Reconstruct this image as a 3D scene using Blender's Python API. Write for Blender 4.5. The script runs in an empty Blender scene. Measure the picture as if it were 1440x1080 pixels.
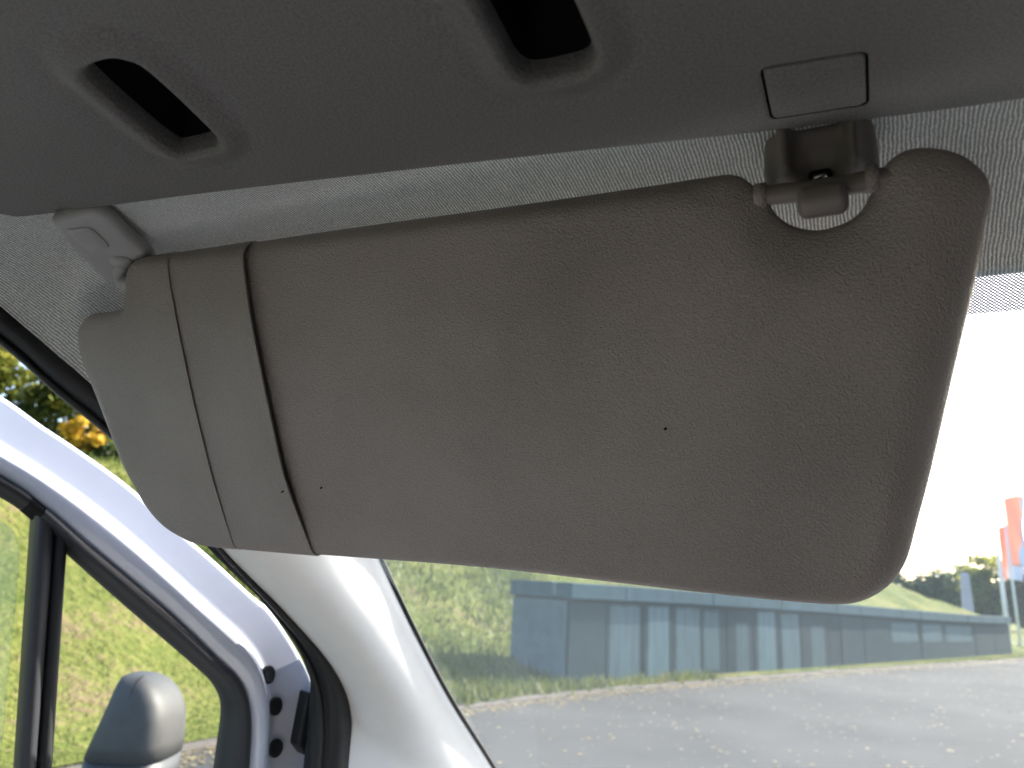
import bpy, math, random
import numpy as np
from mathutils import Vector, Matrix
from mathutils.geometry import delaunay_2d_cdt
rad = math.radians
scene = bpy.context.scene
COL = scene.collection

# ------------------------------------------------------------------ camera
CAM_LOC = Vector((0.0, 0.0, 1.75))
YAW, PITCH, ROLL = rad(26), rad(15), rad(3.3)
fwd = Vector((-math.sin(YAW)*math.cos(PITCH), math.cos(YAW)*math.cos(PITCH), math.sin(PITCH)))
rgt = Vector((math.cos(YAW), math.sin(YAW), 0)); upv = rgt.cross(fwd)
r2 = rgt*math.cos(ROLL) + upv*math.sin(ROLL); u2 = upv*math.cos(ROLL) - rgt*math.sin(ROLL)
cam_d = bpy.data.cameras.new('camera'); cam = bpy.data.objects.new('camera', cam_d); COL.objects.link(cam)
cam.matrix_world = Matrix(((r2.x, u2.x, -fwd.x, CAM_LOC.x), (r2.y, u2.y, -fwd.y, CAM_LOC.y), (r2.z, u2.z, -fwd.z, CAM_LOC.z), (0, 0, 0, 1)))
cam_d.sensor_width = 36; cam_d.lens = 26.0; cam_d.clip_start = 0.01; cam_d.clip_end = 2000
cam_d.dof.use_dof = True; cam_d.dof.focus_distance = 0.50; cam_d.dof.aperture_fstop = 9.5
scene.camera = cam

# ------------------------------------------------------------------ sky, sun, exposure
SUN_BEAR, SUN_ELEV = 30, 35          # degrees right of straight ahead, degrees up
world = bpy.data.worlds.new('World'); scene.world = world; world.use_nodes = True
wn = world.node_tree.nodes; wl = world.node_tree.links
bg = wn['Background']; sky = wn.new('ShaderNodeTexSky'); sky.sky_type = 'NISHITA'; sky.sun_disc = False
sky.sun_elevation = rad(SUN_ELEV); sky.sun_rotation = rad(SUN_BEAR); sky.air_density = 1.0; sky.dust_density = 2.2; sky.ozone_density = 1.0
wl.new(sky.outputs[0], bg.inputs[0]); bg.inputs[1].default_value = 0.13
sd = bpy.data.lights.new('sun', 'SUN'); sd.energy = 3.7; sd.angle = rad(0.53); sd.color = (1.0, 0.95, 0.87)
sun = bpy.data.objects.new('sun', sd); COL.objects.link(sun)
sdir = Vector((math.sin(rad(SUN_BEAR))*math.cos(rad(SUN_ELEV)), math.cos(rad(SUN_BEAR))*math.cos(rad(SUN_ELEV)), math.sin(rad(SUN_ELEV))))
sun.rotation_euler = sdir.to_track_quat('Z', 'Y').to_euler(); sun.location = (6, 6, 12)
vs = scene.view_settings; vs.view_transform = 'Standard'; vs.look = 'None'; vs.exposure = 2.15; vs.gamma = 1.0
scene.cycles.use_denoising = True
scene.cycles.max_bounces = 10; scene.cycles.diffuse_bounces = 6; scene.cycles.transparent_max_bounces = 24
scene.cycles.sample_clamp_indirect = 6.0

# ------------------------------------------------------------------ materials
def new_mat(name):
    m = bpy.data.materials.new(name); m.use_nodes = True
    nt = m.node_tree; return m, nt, nt.nodes, nt.links, nt.nodes['Principled BSDF']
def coords(N, L, scale=(1, 1, 1), kind='Object'):
    tc = N.new('ShaderNodeTexCoord'); mp = N.new('ShaderNodeMapping'); mp.inputs['Scale'].default_value = scale
    L.new(tc.outputs[kind], mp.inputs[0]); return mp.outputs[0]
def noise(N, L, vec, scale, detail=4, rough=.55):
    n = N.new('ShaderNodeTexNoise'); n.inputs['Scale'].default_value = scale; n.inputs['Detail'].default_value = detail
    n.inputs['Roughness'].default_value = rough; L.new(vec, n.inputs['Vector']); return n.outputs['Fac']
def ramp(N, L, fac, stops):
    r = N.new('ShaderNodeValToRGB'); el = r.color_ramp.elements
    while len(el) < len(stops): el.new(0.5)
    for e, (p, c) in zip(el, stops): e.position = p; e.color = (*c, 1)
    L.new(fac, r.inputs[0]); return r.outputs[0]
def bump(N, L, h, bsdf, strength, dist, prev=None):
    b = N.new('ShaderNodeBump'); b.inputs['Strength'].default_value = strength; b.inputs['Distance'].default_value = dist
    L.new(h, b.inputs['Height'])
    if prev: L.new(prev, b.inputs['Normal'])
    if bsdf: L.new(b.outputs[0], bsdf.inputs['Normal'])
    return b.outputs[0]
def plain(name, c, rough=.5, spec=.5, coat=0, var=0.0, nscale=40, bmp=0.0, bscale=400, metallic=0):
    m, nt, N, L, B = new_mat(name)
    B.inputs['Base Color'].default_value = (*c, 1); B.inputs['Roughness'].default_value = rough
    B.inputs['Specular IOR Level'].default_value = spec; B.inputs['Coat Weight'].default_value = coat; B.inputs['Metallic'].default_value = metallic
    v = coords(N, L)
    if var:
        f = noise(N, L, v, nscale)
        L.new(ramp(N, L, f, [(.3, tuple(x*(1-var) for x in c)), (.7, tuple(min(1, x*(1+var)) for x in c))]), B.inputs['Base Color'])
    if bmp: bump(N, L, noise(N, L, v, bscale, 3, .6), B, bmp, .001)
    return m
M = {}
# visor vinyl: fine cell grain
m, nt, N, L, B = new_mat('visor_vinyl'); v = coords(N, L)
vo = N.new('ShaderNodeTexVoronoi'); vo.inputs['Scale'].default_value = 900; L.new(v, vo.inputs['Vector'])
mix = N.new('ShaderNodeMath'); mix.operation = 'ADD'; L.new(vo.outputs['Distance'], mix.inputs[0]); L.new(noise(N, L, v, 1500, 2), mix.inputs[1])
bump(N, L, mix.outputs[0], B, .7, .0008)
f = noise(N, L, v, 9, 5); f2 = noise(N, L, v, 850, 3)
a = N.new('ShaderNodeMath'); a.operation = 'MULTIPLY_ADD'; a.inputs[1].default_value = .7; L.new(f2, a.inputs[0]); L.new(f, a.inputs[2])
L.new(ramp(N, L, a.outputs[0], [(.45, (.170, .147, .136)), (1.0, (.272, .235, .219))]), B.inputs['Base Color'])
B.inputs['Roughness'].default_value = .44; B.inputs['Specular IOR Level'].default_value = .62; M['visor'] = m
# moulded console plastic
m, nt, N, L, B = new_mat('grained_plastic'); v = coords(N, L)
vo = N.new('ShaderNodeTexVoronoi'); vo.inputs['Scale'].default_value = 520; vo.feature = 'SMOOTH_F1'; L.new(v, vo.inputs['Vector'])
mix = N.new('ShaderNodeMath'); mix.operation = 'ADD'; L.new(vo.outputs['Distance'], mix.inputs[0]); L.new(noise(N, L, v, 1200, 2), mix.inputs[1])
bump(N, L, mix.outputs[0], B, .6, .0006)
f = noise(N, L, v, 800, 2)
L.new(ramp(N, L, f, [(.3, (.10, .097, .093)), (.7, (.17, .164, .158))]), B.inputs['Base Color'])
B.inputs['Roughness'].default_value = .55; B.inputs['Specular IOR Level'].default_value = .35; M['console'] = m
# ribbed headliner cloth
m, nt, N, L, B = new_mat('headliner_cloth'); v = coords(N, L)
nz = N.new('ShaderNodeTexNoise'); nz.inputs['Scale'].default_value = 90; nz.inputs['Detail'].default_value = 3; L.new(v, nz.inputs['Vector'])
ws = N.new('ShaderNodeVectorMath'); ws.operation = 'MULTIPLY_ADD'; ws.inputs[1].default_value = (.0022, .0022, .0022)
L.new(nz.outputs['Color'], ws.inputs[0]); L.new(v, ws.inputs[2])
wv = N.new('ShaderNodeTexWave'); wv.wave_type = 'BANDS'; wv.bands_direction = 'X'; wv.inputs['Scale'].default_value = 156; wv.inputs['Distortion'].default_value = 1.6
wv.inputs['Detail'].default_value = 1; wv.inputs['Detail Scale'].default_value = 5
L.new(ws.outputs[0], wv.inputs['Vector'])
wy = N.new('ShaderNodeTexNoise'); wy.inputs['Scale'].default_value = 640; wy.inputs['Detail'].default_value = 3; L.new(v, wy.inputs['Vector'])
ml = N.new('ShaderNodeMath'); ml.operation = 'MULTIPLY'; L.new(wv.outputs['Fac'], ml.inputs[0]); L.new(wy.outputs['Fac'], ml.inputs[1])
bump(N, L, ml.outputs[0], B, 1.0, .0018)
L.new(ramp(N, L, ml.outputs[0], [(.08, (.34, .36, .355)), (.44, (.84, .862, .845))]), B.inputs['Base Color'])
B.inputs['Roughness'].default_value = .9; B.inputs['Specular IOR Level'].default_value = .1
B.inputs['Sheen Weight'].default_value = .25; M['cloth'] = m

M['trim'] = plain('pillar_trim', (.74, .745, .73), .5, .4, bmp=.12, bscale=900, var=.02)
M['grey_plastic'] = plain('grey_plastic', (.32, .32, .315), .48, .4, bmp=.15, bscale=1400, var=.05, nscale=60)
M['clip_plastic'] = plain('clip_plastic', (.15, .13, .12), .4, .5, bmp=.08, bscale=1400, var=.05, nscale=60)
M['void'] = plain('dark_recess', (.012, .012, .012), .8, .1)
M['rubber'] = plain('black_rubber', (.013, .014, .015), .55, .35, bmp=.2, bscale=700)
M['dark_plastic'] = plain('dark_plastic', (.035, .036, .04), .45, .4, bmp=.15, bscale=900)
M['paint'] = plain('white_paint', (.52, .55, .63), .22, .5, coat=.7, var=.015, nscale=8)
M['chrome'] = plain('steel', (.6, .6, .6), .25, .5, metallic=1)
M['mirror_plastic'] = plain('mirror_plastic', (.050, .049, .047), .55, .3, bmp=.2, bscale=500, var=.12, nscale=30)
M['mirror_black'] = plain('mirror_black', (.02, .022, .025), .5, .4)
M['mirror_glass'] = plain('mirror_glass', (.8, .8, .8), .03, .5, metallic=1)
M['dash'] = plain('dash_plastic', (.24, .235, .23), .6, .3, bmp=.2)
M['bulkhead'] = plain('bulkhead_paint', (.26, .255, .25), .6, .3, var=.05)
M['seat_bounce'] = plain('bounce_seat_cloth', (.44, .415, .40), .9, .1, var=.1)  # unseen driver seat, paled to bounce light up into the cab
M['floor'] = plain('seat_cloth', (.10, .10, .10), .9, .1)
def glass(name, tint, veil, gloss=.035, veilcol=(.72, .9, 1)):
    m, nt, N, L, B = new_mat(name); N.remove(B)
    out = N['Material Output']
    tr = N.new('ShaderNodeBsdfTransparent'); tr.inputs[0].default_value = (*tint, 1)
    tl = N.new('ShaderNodeBsdfTranslucent'); tl.inputs[0].default_value = (*veilcol, 1)
    gl = N.new('ShaderNodeBsdfGlossy'); gl.inputs['Roughness'].default_value = .02
    m1 = N.new('ShaderNodeMixShader'); v = coords(N, L)
    f = noise(N, L, v, 5, 5, .6)
    mr = N.new('ShaderNodeMapRange'); mr.inputs['From Min'].default_value = .3; mr.inputs['From Max'].default_value = .75
    mr.inputs['To Min'].default_value = veil*.75; mr.inputs['To Max'].default_value = veil*1.25
    L.new(f, mr.inputs[0]); L.new(mr.outputs[0], m1.inputs[0]); L.new(tr.outputs[0], m1.inputs[1]); L.new(tl.outputs[0], m1.inputs[2])
    m2 = N.new('ShaderNodeMixShader'); m2.inputs[0].default_value = gloss
    L.new(m1.outputs[0], m2.inputs[1]); L.new(gl.outputs[0], m2.inputs[2]); L.new(m2.outputs[0], out.inputs[0]); return m
M['windscreen'] = glass('windscreen_glass', (.95, .965, .97), .020, .02)
M['side_glass'] = glass('side_glass', (.96, .98, .96), .02, .02)
M['pane_glass'] = glass('pane_glass', (.93, .96, .93), .06, .03)
# printed dots on the glass
m, nt, N, L, B = new_mat('dot_print'); out = N['Material Output']
v = coords(N, L, (1/.0011, 1/.0011, 1/.0011))
sx = N.new('ShaderNodeSeparateXYZ'); L.new(v, sx.inputs[0])
def sinpi(o, mul):
    a = N.new('ShaderNodeMath'); a.operation = 'MULTIPLY'; a.inputs[1].default_value = mul; L.new(o, a.inputs[0])
    s = N.new('ShaderNodeMath'); s.operation = 'SINE'; L.new(a.outputs[0], s.inputs[0]); return s.outputs[0]
pr = N.new('ShaderNodeMath'); pr.operation = 'MULTIPLY'; L.new(sinpi(sx.outputs[0], math.pi), pr.inputs[0]); L.new(sinpi(sx.outputs[1], math.pi*1.25), pr.inputs[1])
gt = N.new('ShaderNodeMath'); gt.operation = 'GREATER_THAN'; gt.inputs[1].default_value = -.5; L.new(pr.outputs[0], gt.inputs[0])
tr = N.new('ShaderNodeBsdfTransparent'); ms = N.new('ShaderNodeMixShader'); L.new(gt.outputs[0], ms.inputs[0]); L.new(tr.outputs[0], ms.inputs[1]); L.new(B.outputs[0], ms.inputs[2])
B.inputs['Base Color'].default_value = (.03, .05, .07, 1); L.new(ms.outputs[0], out.inputs[0]); M['dots'] = m
# asphalt
m, nt, N, L, B = new_mat('asphalt'); v = coords(N, L)
f1 = noise(N, L, v, .35, 5); f2 = noise(N, L, v, 70, 3)
a = N.new('ShaderNodeMath'); a.operation = 'MULTIPLY_ADD'; a.inputs[1].default_value = .6; L.new(f2, a.inputs[0]); L.new(f1, a.inputs[2])
L.new(ramp(N, L, a.outputs[0], [(.5, (.031, .031, .031)), (1.05, (.066, .066, .064))]), B.inputs['Base Color'])
bump(N, L, f2, B, .5, .01); B.inputs['Roughness'].default_value = .97; B.inputs['Specular IOR Level'].default_value = .12; M['asphalt'] = m
# soil and turf under the blades
m, nt, N, L, B = new_mat('turf'); v = coords(N, L)
f1 = noise(N, L, v, .55, 6, .62); f2 = noise(N, L, v, 7, 4, .6)
a = N.new('ShaderNodeMath'); a.operation = 'MULTIPLY_ADD'; a.inputs[1].default_value = .55; L.new(f2, a.inputs[0]); L.new(f1, a.inputs[2])
L.new(ramp(N, L, a.outputs[0], [(.52, (.036, .056, .011)), (.70, (.08, .10, .02)), (.86, (.125, .132, .034)), (.98, (.15, .115, .06))]), B.inputs['Base Color'])
bump(N, L, f2, B, .8, .12); B.inputs['Roughness'].default_value = .95; B.inputs['Specular IOR Level'].default_value = .1; M['turf'] = m
def leafy(name, cols, trans=.35):
    m, nt, N, L, B = new_mat(name); out = N['Material Output']
    at = N.new('ShaderNodeAttribute'); at.attribute_name = 'tone'
    c = ramp(N, L, at.outputs['Fac'], [(i/(len(cols)-1), k) for i, k in enumerate(cols)])
    L.new(c, B.inputs['Base Color']); B.inputs['Roughness'].default_value = .55; B.inputs['Specular IOR Level'].default_value = .3
    tl = N.new('ShaderNodeBsdfTranslucent'); L.new(c, tl.inputs[0]); ms = N.new('ShaderNodeMixShader'); ms.inputs[0].default_value = trans
    L.new(B.outputs[0], ms.inputs[1]); L.new(tl.outputs[0], ms.inputs[2]); L.new(ms.outputs[0], out.inputs[0]); return m
M['blade'] = leafy('grass_blade', [(.034, .06, .010), (.078, .10, .017), (.115, .13, .026), (.17, .15, .06)])
M['leaf_green'] = leafy('leaf_autumn_green', [(.06, .09, .02), (.16, .19, .04), (.30, .31, .06), (.45, .38, .07)], .55)
M['leaf_dark'] = leafy('leaf_dark_green', [(.02, .04, .015), (.04, .07, .025), (.07, .10, .03), (.10, .11, .04)])
M['leaf_brown'] = leafy('leaf_brown', [(.05, .045, .025), (.10, .08, .035), (.14, .10, .04), (.10, .11, .04)])
M['leaf_yellow'] = leafy('leaf_yellow', [(.45, .26, .02), (.60, .38, .03), (.65, .45, .06), (.40, .30, .05)])
M['fallen'] = leafy('fallen_leaf', [(.17, .12, .055), (.24, .185, .085), (.28, .235, .135), (.15, .095, .045)], .1)
M['bark'] = plain('bark', (.07, .055, .045), .9, .1, var=.3, nscale=12, bmp=.6, bscale=30)
M['kerb'] = plain('kerb_concrete', (.10, .088, .076), .9, .2, var=.18, nscale=9, bmp=.4, bscale=80)
def wallmat(name, base, pale, box):
    m, nt, N, L, B = new_mat(name); tc = N.new('ShaderNodeTexCoord'); v = tc.outputs['Generated']
    ob = coords(N, L); f = noise(N, L, ob, 3.5, 6, .65); fs = noise(N, L, coords(N, L, (5, 5, .6)), 1.5, 4)
    c1 = ramp(N, L, f, [(.3, tuple(x*.8 for x in base)), (.75, tuple(x*1.25 for x in base))])
    B.inputs['Roughness'].default_value = .9; B.inputs['Specular IOR Level'].default_value = .12; bump(N, L, noise(N, L, ob, 60, 3), B, .3, .01)
    if not pale: L.new(c1, B.inputs['Base Color']); return m
    sp = N.new('ShaderNodeSeparateXYZ'); L.new(v, sp.inputs[0])
    def edge(o, lo, hi, soft):
        mm = []
        for a0, a1 in ((lo-soft, lo+soft), (hi+soft, hi-soft)):
            r = N.new('ShaderNodeMapRange'); r.interpolation_type = 'SMOOTHSTEP'; r.inputs['From Min'].default_value = a0; r.inputs['From Max'].default_value = a1
            ad = N.new('ShaderNodeMath'); ad.operation = 'MULTIPLY_ADD'; ad.inputs[1].default_value = .08; ad.inputs[2].default_value = 0; L.new(f, ad.inputs[0])
            su = N.new('ShaderNodeMath'); su.operation = 'ADD'; L.new(o, su.inputs[0]); L.new(ad.outputs[0], su.inputs[1]); L.new(su.outputs[0], r.inputs[0]); mm.append(r.outputs[0])
        p = N.new('ShaderNodeMath'); p.operation = 'MULTIPLY'; L.new(mm[0], p.inputs[0]); L.new(mm[1], p.inputs[1]); return p.outputs[0]
    p = N.new('ShaderNodeMath'); p.operation = 'MULTIPLY'; L.new(edge(sp.outputs[0], box[0]+.04, box[1]+.04, .05), p.inputs[0]); L.new(edge(sp.outputs[2], box[2]+.04, box[3]+.04, .035), p.inputs[1])
    st = N.new('ShaderNodeMapRange'); st.inputs['From Min'].default_value = .25; st.inputs['From Max'].default_value = .6; st.inputs['To Min'].default_value = .55; L.new(fs, st.inputs[0])
    q = N.new('ShaderNodeMath'); q.operation = 'MULTIPLY'; L.new(p.outputs[0], q.inputs[0]); L.new(st.outputs[0], q.inputs[1])
    mx = N.new('ShaderNodeMixRGB'); L.new(q.outputs[0], mx.inputs[0]); L.new(c1, mx.inputs[1]); mx.inputs[2].default_value = (*pale, 1)
    L.new(mx.outputs[0], B.inputs['Base Color']); return m
WB = (.008, .020, .026)  # face paint darkened and blued to carry shade and haze
M['wall'] = wallmat('wall_painted', WB, None, None)
M['wall_mid'] = wallmat('wall_painted_mid', (.014, .029, .036), None, None)
M['wall_end_lightened'] = wallmat('wall_painted_end_lightened', (.085, .122, .136), None, None)  # same wall paint, lightened to make up for the unlit end face
PALE = (.060, .098, .112)
M['wall_pale'] = wallmat('wall_faded', WB, PALE, (.10, .92, .10, .97))
M['wall_pale_b'] = wallmat('wall_faded_b', WB, tuple(x*1.25 for x in PALE), (.16, .84, .16, .98))
M['wall_pale_c'] = wallmat('wall_faded_c', (.010, .024, .031), tuple(x*.8 for x in PALE), (.05, .70, .22, .95))
M['wall_top'] = wallmat('wall_faded_top', (.015, .031, .039), PALE, (.10, .90, .56, .92))
M['wall_part'] = wallmat('wall_faded_part', WB, tuple(x*.75 for x in PALE), (.35, .82, .12, .80))
M['coping'] = wallmat('coping_painted', (.032, .066, .082), None, None)
M['pole'] = plain('pole_grey', (.62, .65, .68), .4, .5, var=.04)
M['pillar'] = plain('pillar_grey', (.34, .33, .38), .7, .3, var=.08, nscale=3)
def flagmat(name, cols):
    m, nt, N, L, B = new_mat(name); tc = N.new('ShaderNodeTexCoord'); sp = N.new('ShaderNodeSeparateXYZ'); L.new(tc.outputs['Generated'], sp.inputs[0])
    f = noise(N, L, tc.outputs['Generated'], 2.2, 2)
    a = N.new('ShaderNodeMath'); a.operation = 'MULTIPLY_ADD'; a.inputs[1].default_value = .5; L.new(f, a.inputs[0])
    b = N.new('ShaderNodeMath'); b.operation = 'MULTIPLY_ADD'; b.inputs[1].default_value = -.45; L.new(sp.outputs[2], b.inputs[0]); L.new(sp.outputs[0], b.inputs[2])
    L.new(b.outputs[0], a.inputs[2]); c = ramp(N, L, a.outputs[0], cols); L.new(c, B.inputs['Base Color']); B.inputs['Roughness'].default_value = .7
    tl = N.new('ShaderNodeBsdfTranslucent'); L.new(c, tl.inputs[0]); ms = N.new('ShaderNodeMixShader'); ms.inputs[0].default_value = .4
    L.new(B.outputs[0], ms.inputs[1]); L.new(tl.outputs[0], ms.inputs[2]); L.new(ms.outputs[0], N['Material Output'].inputs[0]); return m
M['flag_a'] = flagmat('flag_orange_glare_paled', [(.1, (.75, .30, .20)), (.35, (.78, .42, .32)), (.55, (.62, .62, .66)), (.8, (.48, .54, .66))])  # both flags' colours paled to paint in the glare over them
M['flag_b'] = flagmat('flag_orange_blue', [(.15, (.80, .42, .30)), (.56, (.80, .45, .33)), (.70, (.42, .52, .66)), (.95, (.44, .56, .7))])

# ------------------------------------------------------------------ helpers
def link(o, parent=None):
    COL.objects.link(o)
    if parent is not None: o.parent = parent
    return o
def obj(name, verts, faces, mat, parent=None, smooth=True, loc=None):
    me = bpy.data.meshes.new(name); me.from_pydata([tuple(map(float, v)) for v in verts], [], [tuple(map(int, f)) for f in faces]); me.update()
    if smooth: me.polygons.foreach_set('use_smooth', [True]*len(me.polygons))
    if mat is not None: me.materials.append(mat)
    return link(bpy.data.objects.new(name, me), parent)
def thing(name, label, cat, loc=(0, 0, 0), group=None, rotz=0):
    o = bpy.data.objects.new(name, None); o.location = loc; o.rotation_euler[2] = rotz; o.empty_display_size = .1
    tag(o, label, cat, group); return link(o)
def tag(o, label, cat=None, group=None, kind=None):
    if label: o['label'] = label
    if cat: o['category'] = cat
    if group: o['group'] = group
    if kind: o['kind'] = kind
    return o
def fixn(o):
    import bmesh
    bm = bmesh.new(); bm.from_mesh(o.data); bmesh.ops.recalc_face_normals(bm, faces=bm.faces); bm.to_mesh(o.data); bm.free(); return o
def catmull(pts, n):
    P = [np.array(p, float) for p in pts]; P = [2*P[0]-P[1]] + P + [2*P[-1]-P[-2]]
    out = []
    for i in range(1, len(P)-2):
        for k in range(n):
            t = k/n; a, b, c, d = P[i-1], P[i], P[i+1], P[i+2]
            out.append(.5*((2*b)+(c-a)*t+(2*a-5*b+4*c-d)*t*t+(3*b-a-3*c+d)*t**3))
    out.append(P[-2]); return np.array(out)
def resample(pts, n=None, step=None, closed=False):
    P = np.array(pts, float)
    if closed: P = np.vstack([P, P[:1]])
    d = np.r_[0, np.cumsum(np.linalg.norm(np.diff(P, axis=0), axis=1))]
    if n is None: n = max(3, int(round(d[-1]/step)))
    t = np.linspace(0, d[-1], n, endpoint=not closed)
    return np.stack([np.interp(t, d, P[:, k]) for k in range(P.shape[1])], 1)
def loft(name, rows, mat, parent=None, closed=False, cap=False, smooth=True):
    rows = [np.array(r, float) for r in rows]; n = len(rows[0]); V = np.vstack(rows); F = []
    for i in range(len(rows)-1):
        for j in range(n if closed else n-1):
            k = (j+1) % n; F.append((i*n+j, i*n+k, (i+1)*n+k, (i+1)*n+j))
    if cap: F.append(tuple(range(n))); F.append(tuple((len(rows)-1)*n+j for j in reversed(range(n))))
    return fixn(obj(name, V, F, mat, parent, smooth)) if closed else obj(name, V, F, mat, parent, smooth)
def tube(name, pts, radii, mat, parent=None, seg=14):
    P = [np.array(p, float) for p in pts]; rows = []; ref = np.array([0.13, .31, .94])
    for i, p in enumerate(P):
        t = P[min(i+1, len(P)-1)]-P[max(i-1, 0)]; t /= np.linalg.norm(t)
        a = np.cross(t, ref); a /= np.linalg.norm(a); b = np.cross(t, a); r = radii[i] if hasattr(radii, '__len__') else radii
        rows.append([p+r*(math.cos(q)*a+math.sin(q)*b) for q in np.linspace(0, 2*math.pi, seg, endpoint=False)])
    return loft(name, rows, mat, parent, closed=True, cap=True)
def box(name, lo, hi, mat, parent=None, bev=0.0):
    x0, y0, z0 = lo; x1, y1, z1 = hi
    V = [(x0, y0, z0), (x1, y0, z0), (x1, y1, z0), (x0, y1, z0), (x0, y0, z1), (x1, y0, z1), (x1, y1, z1), (x0, y1, z1)]
    F = [(0, 3, 2, 1), (4, 5, 6, 7), (0, 1, 5, 4), (1, 2, 6, 5), (2, 3, 7, 6), (3, 0, 4, 7)]
    o = obj(name, V, F, mat, parent, smooth=False)
    if bev:
        b = o.modifiers.new('bevel', 'BEVEL'); b.width = bev; b.segments = 2
    return o
def dist_to(P, Q):
    """distance of points P to the closed polyline Q"""
    A = Q; B_ = np.roll(Q, -1, 0); out = np.full(len(P), 1e9)
    for a, b in zip(A, B_):
        ab = b-a; t = np.clip(((P-a)@ab)/max(ab@ab, 1e-12), 0, 1); out = np.minimum(out, np.linalg.norm(P-(a+t[:, None]*ab), axis=1))
    return out
def inside(P, Q):
    x, y = P[:, 0], P[:, 1]; r = np.zeros(len(P), bool); j = len(Q)-1
    for i in range(len(Q)):
        c = (Q[i, 1] > y) != (Q[j, 1] > y); dy = Q[j, 1]-Q[i, 1]
        r ^= c & (x < (Q[j, 0]-Q[i, 0])*(y-Q[i, 1])/(dy if abs(dy) > 1e-12 else 1e-12)+Q[i, 0]); j = i
    return r
def area(Q): return .5*np.sum(Q[:, 0]*np.roll(Q[:, 1], -1)-np.roll(Q[:, 0], -1)*Q[:, 1])
def normals2(Q):
    t = np.roll(Q, -1, 0)-np.roll(Q, 1, 0); t /= np.linalg.norm(t, axis=1)[:, None]+1e-12
    n = np.stack([-t[:, 1], t[:, 0]], 1); return n if area(Q) > 0 else -n     # points inwards
def triangulate(loops, pts, keep):
    V = []; E = []
    for Lp in loops:
        s = len(V); V += [tuple(p) for p in Lp]; E += [(s+i, s+(i+1) % len(Lp)) for i in range(len(Lp))]
    V += [tuple(p) for p in pts]
    r = delaunay_2d_cdt([Vector(p) for p in V], E, [], 0, 1e-7)
    P = np.array([tuple(p) for p in r[0]]); F = np.array([tuple(f) for f in r[2] if len(f) == 3])
    c = P[F].mean(1); return P, F[keep(c)]
def pillow(name, Q, frame, T, rfun, mat, parent, spacing=.004, extra=None, lip=None, step=.004, rings=(.0006, .0015, .003, .005, .0075), back=1.0):
    """closed cushion over outline Q (u, v): thickness T, edge roll rfun(P); lip = (flag(P), depth) adds an edge wall where flagged"""
    O, U_, V_, Nn = [np.array(k, float) for k in frame]
    Q = resample(Q, step=step, closed=True); nin = normals2(Q)
    pts = []
    for d in rings:
        p = Q+nin*d; k = (dist_to(p, Q) > d*.93) & inside(p, Q); pts.append(p[k])
    lo, hi = Q.min(0), Q.max(0)
    gx, gy = np.meshgrid(np.arange(lo[0], hi[0], spacing), np.arange(lo[1], hi[1], spacing)); g = np.stack([gx.ravel(), gy.ravel()], 1)
    g[:, 0] += (np.arange(len(g)) // gx.shape[1] % 2)*spacing*.5
    g = g[inside(g, Q)]; g = g[dist_to(g, Q) > rings[-1]+spacing*.4]; pts.append(g)
    P, F = triangulate([Q], np.vstack(pts), lambda c: inside(c, Q))
    d = dist_to(P, Q); r = rfun(P)
    Q0 = Q
    if lip is not None:
        Q0 = lip[2]; d = dist_to(P, Q0); d[~inside(P, Q0)] = np.where(d[~inside(P, Q0)] < 1e-4, 0, d[~inside(P, Q0)])
    h = T*np.sqrt(np.clip(1-(1-np.clip(d/r, 0, 1))**2, 0, 1)); fr = h+(extra(P, h) if extra else 0); bk = -h*back
    W = lambda uv, w: O+uv[:, :1]*U_+uv[:, 1:2]*V_+w[:, None]*Nn
    Vf = W(P, fr); n = len(P); seam = (h < 2e-5)
    idx = np.full(n, -1); idx[seam] = np.where(seam)[0]; idx[~seam] = n+np.arange((~seam).sum())
    V = np.vstack([Vf, W(P, bk)[~seam]]); faces = [tuple(f) for f in F]+[tuple(idx[f][::-1]) for f in F]
    if lip is not None:
        cnt = {}
        for f in F:
            for a, b in ((f[0], f[1]), (f[1], f[2]), (f[2], f[0])): cnt[tuple(sorted((a, b)))] = cnt.get(tuple(sorted((a, b))), 0)+1
        fl = lip[0](P); V = list(V)
        Vl = W(P, np.maximum(fr-lip[1], 0)); Vb = W(P, np.minimum(bk+lip[1], 0))
        for (a, b), c in cnt.items():
            if c == 1 and fl[a] and fl[b]:
                s = len(V); V += [Vf[a], Vf[b], Vl[b], Vl[a]]; faces.append((s, s+1, s+2, s+3))
                s = len(V); V += [V[idx[a]], V[idx[b]], Vb[b], Vb[a]]; faces.append((s, s+1, s+2, s+3))
    o = obj(name, V, faces, mat, parent)
    # orient front faces towards the frame normal
    f0 = F[len(F)//2]; nn = np.cross(Vf[f0[1]]-Vf[f0[0]], Vf[f0[2]]-Vf[f0[0]])
    if nn@Nn < 0: o.data.flip_normals()
    return o
def rrect(x0, y0, x1, y1, r, n=6):
    out = []
    for cx, cy, a0 in ((x1-r, y1-r, 0), (x0+r, y1-r, 90), (x0+r, y0+r, 180), (x1-r, y0+r, 270)):
        for k in range(n+1): a = rad(a0+90*k/n); out.append((cx+r*math.cos(a), cy+r*math.sin(a)))
    return np.array(out)
def smooth_loop(pts, n=5, it=1):
    P = np.array(pts, float); m = len(P); out = []
    for i in range(m):
        a, b, c, d = P[i-1], P[i], P[(i+1) % m], P[(i+2) % m]
        for k in range(n):
            t = k/n; out.append(.5*((2*b)+(c-a)*t+(2*a-5*b+4*c-d)*t*t+(3*b-a-3*c+d)*t**3))
    return np.array(out)
def sstep(a, b, x):
    t = np.clip((x-a)/(b-a), 0, 1); return t*t*(3-2*t)
const = lambda r: (lambda P: np.full(len(P), r))
rng = np.random.default_rng(7)

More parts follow.
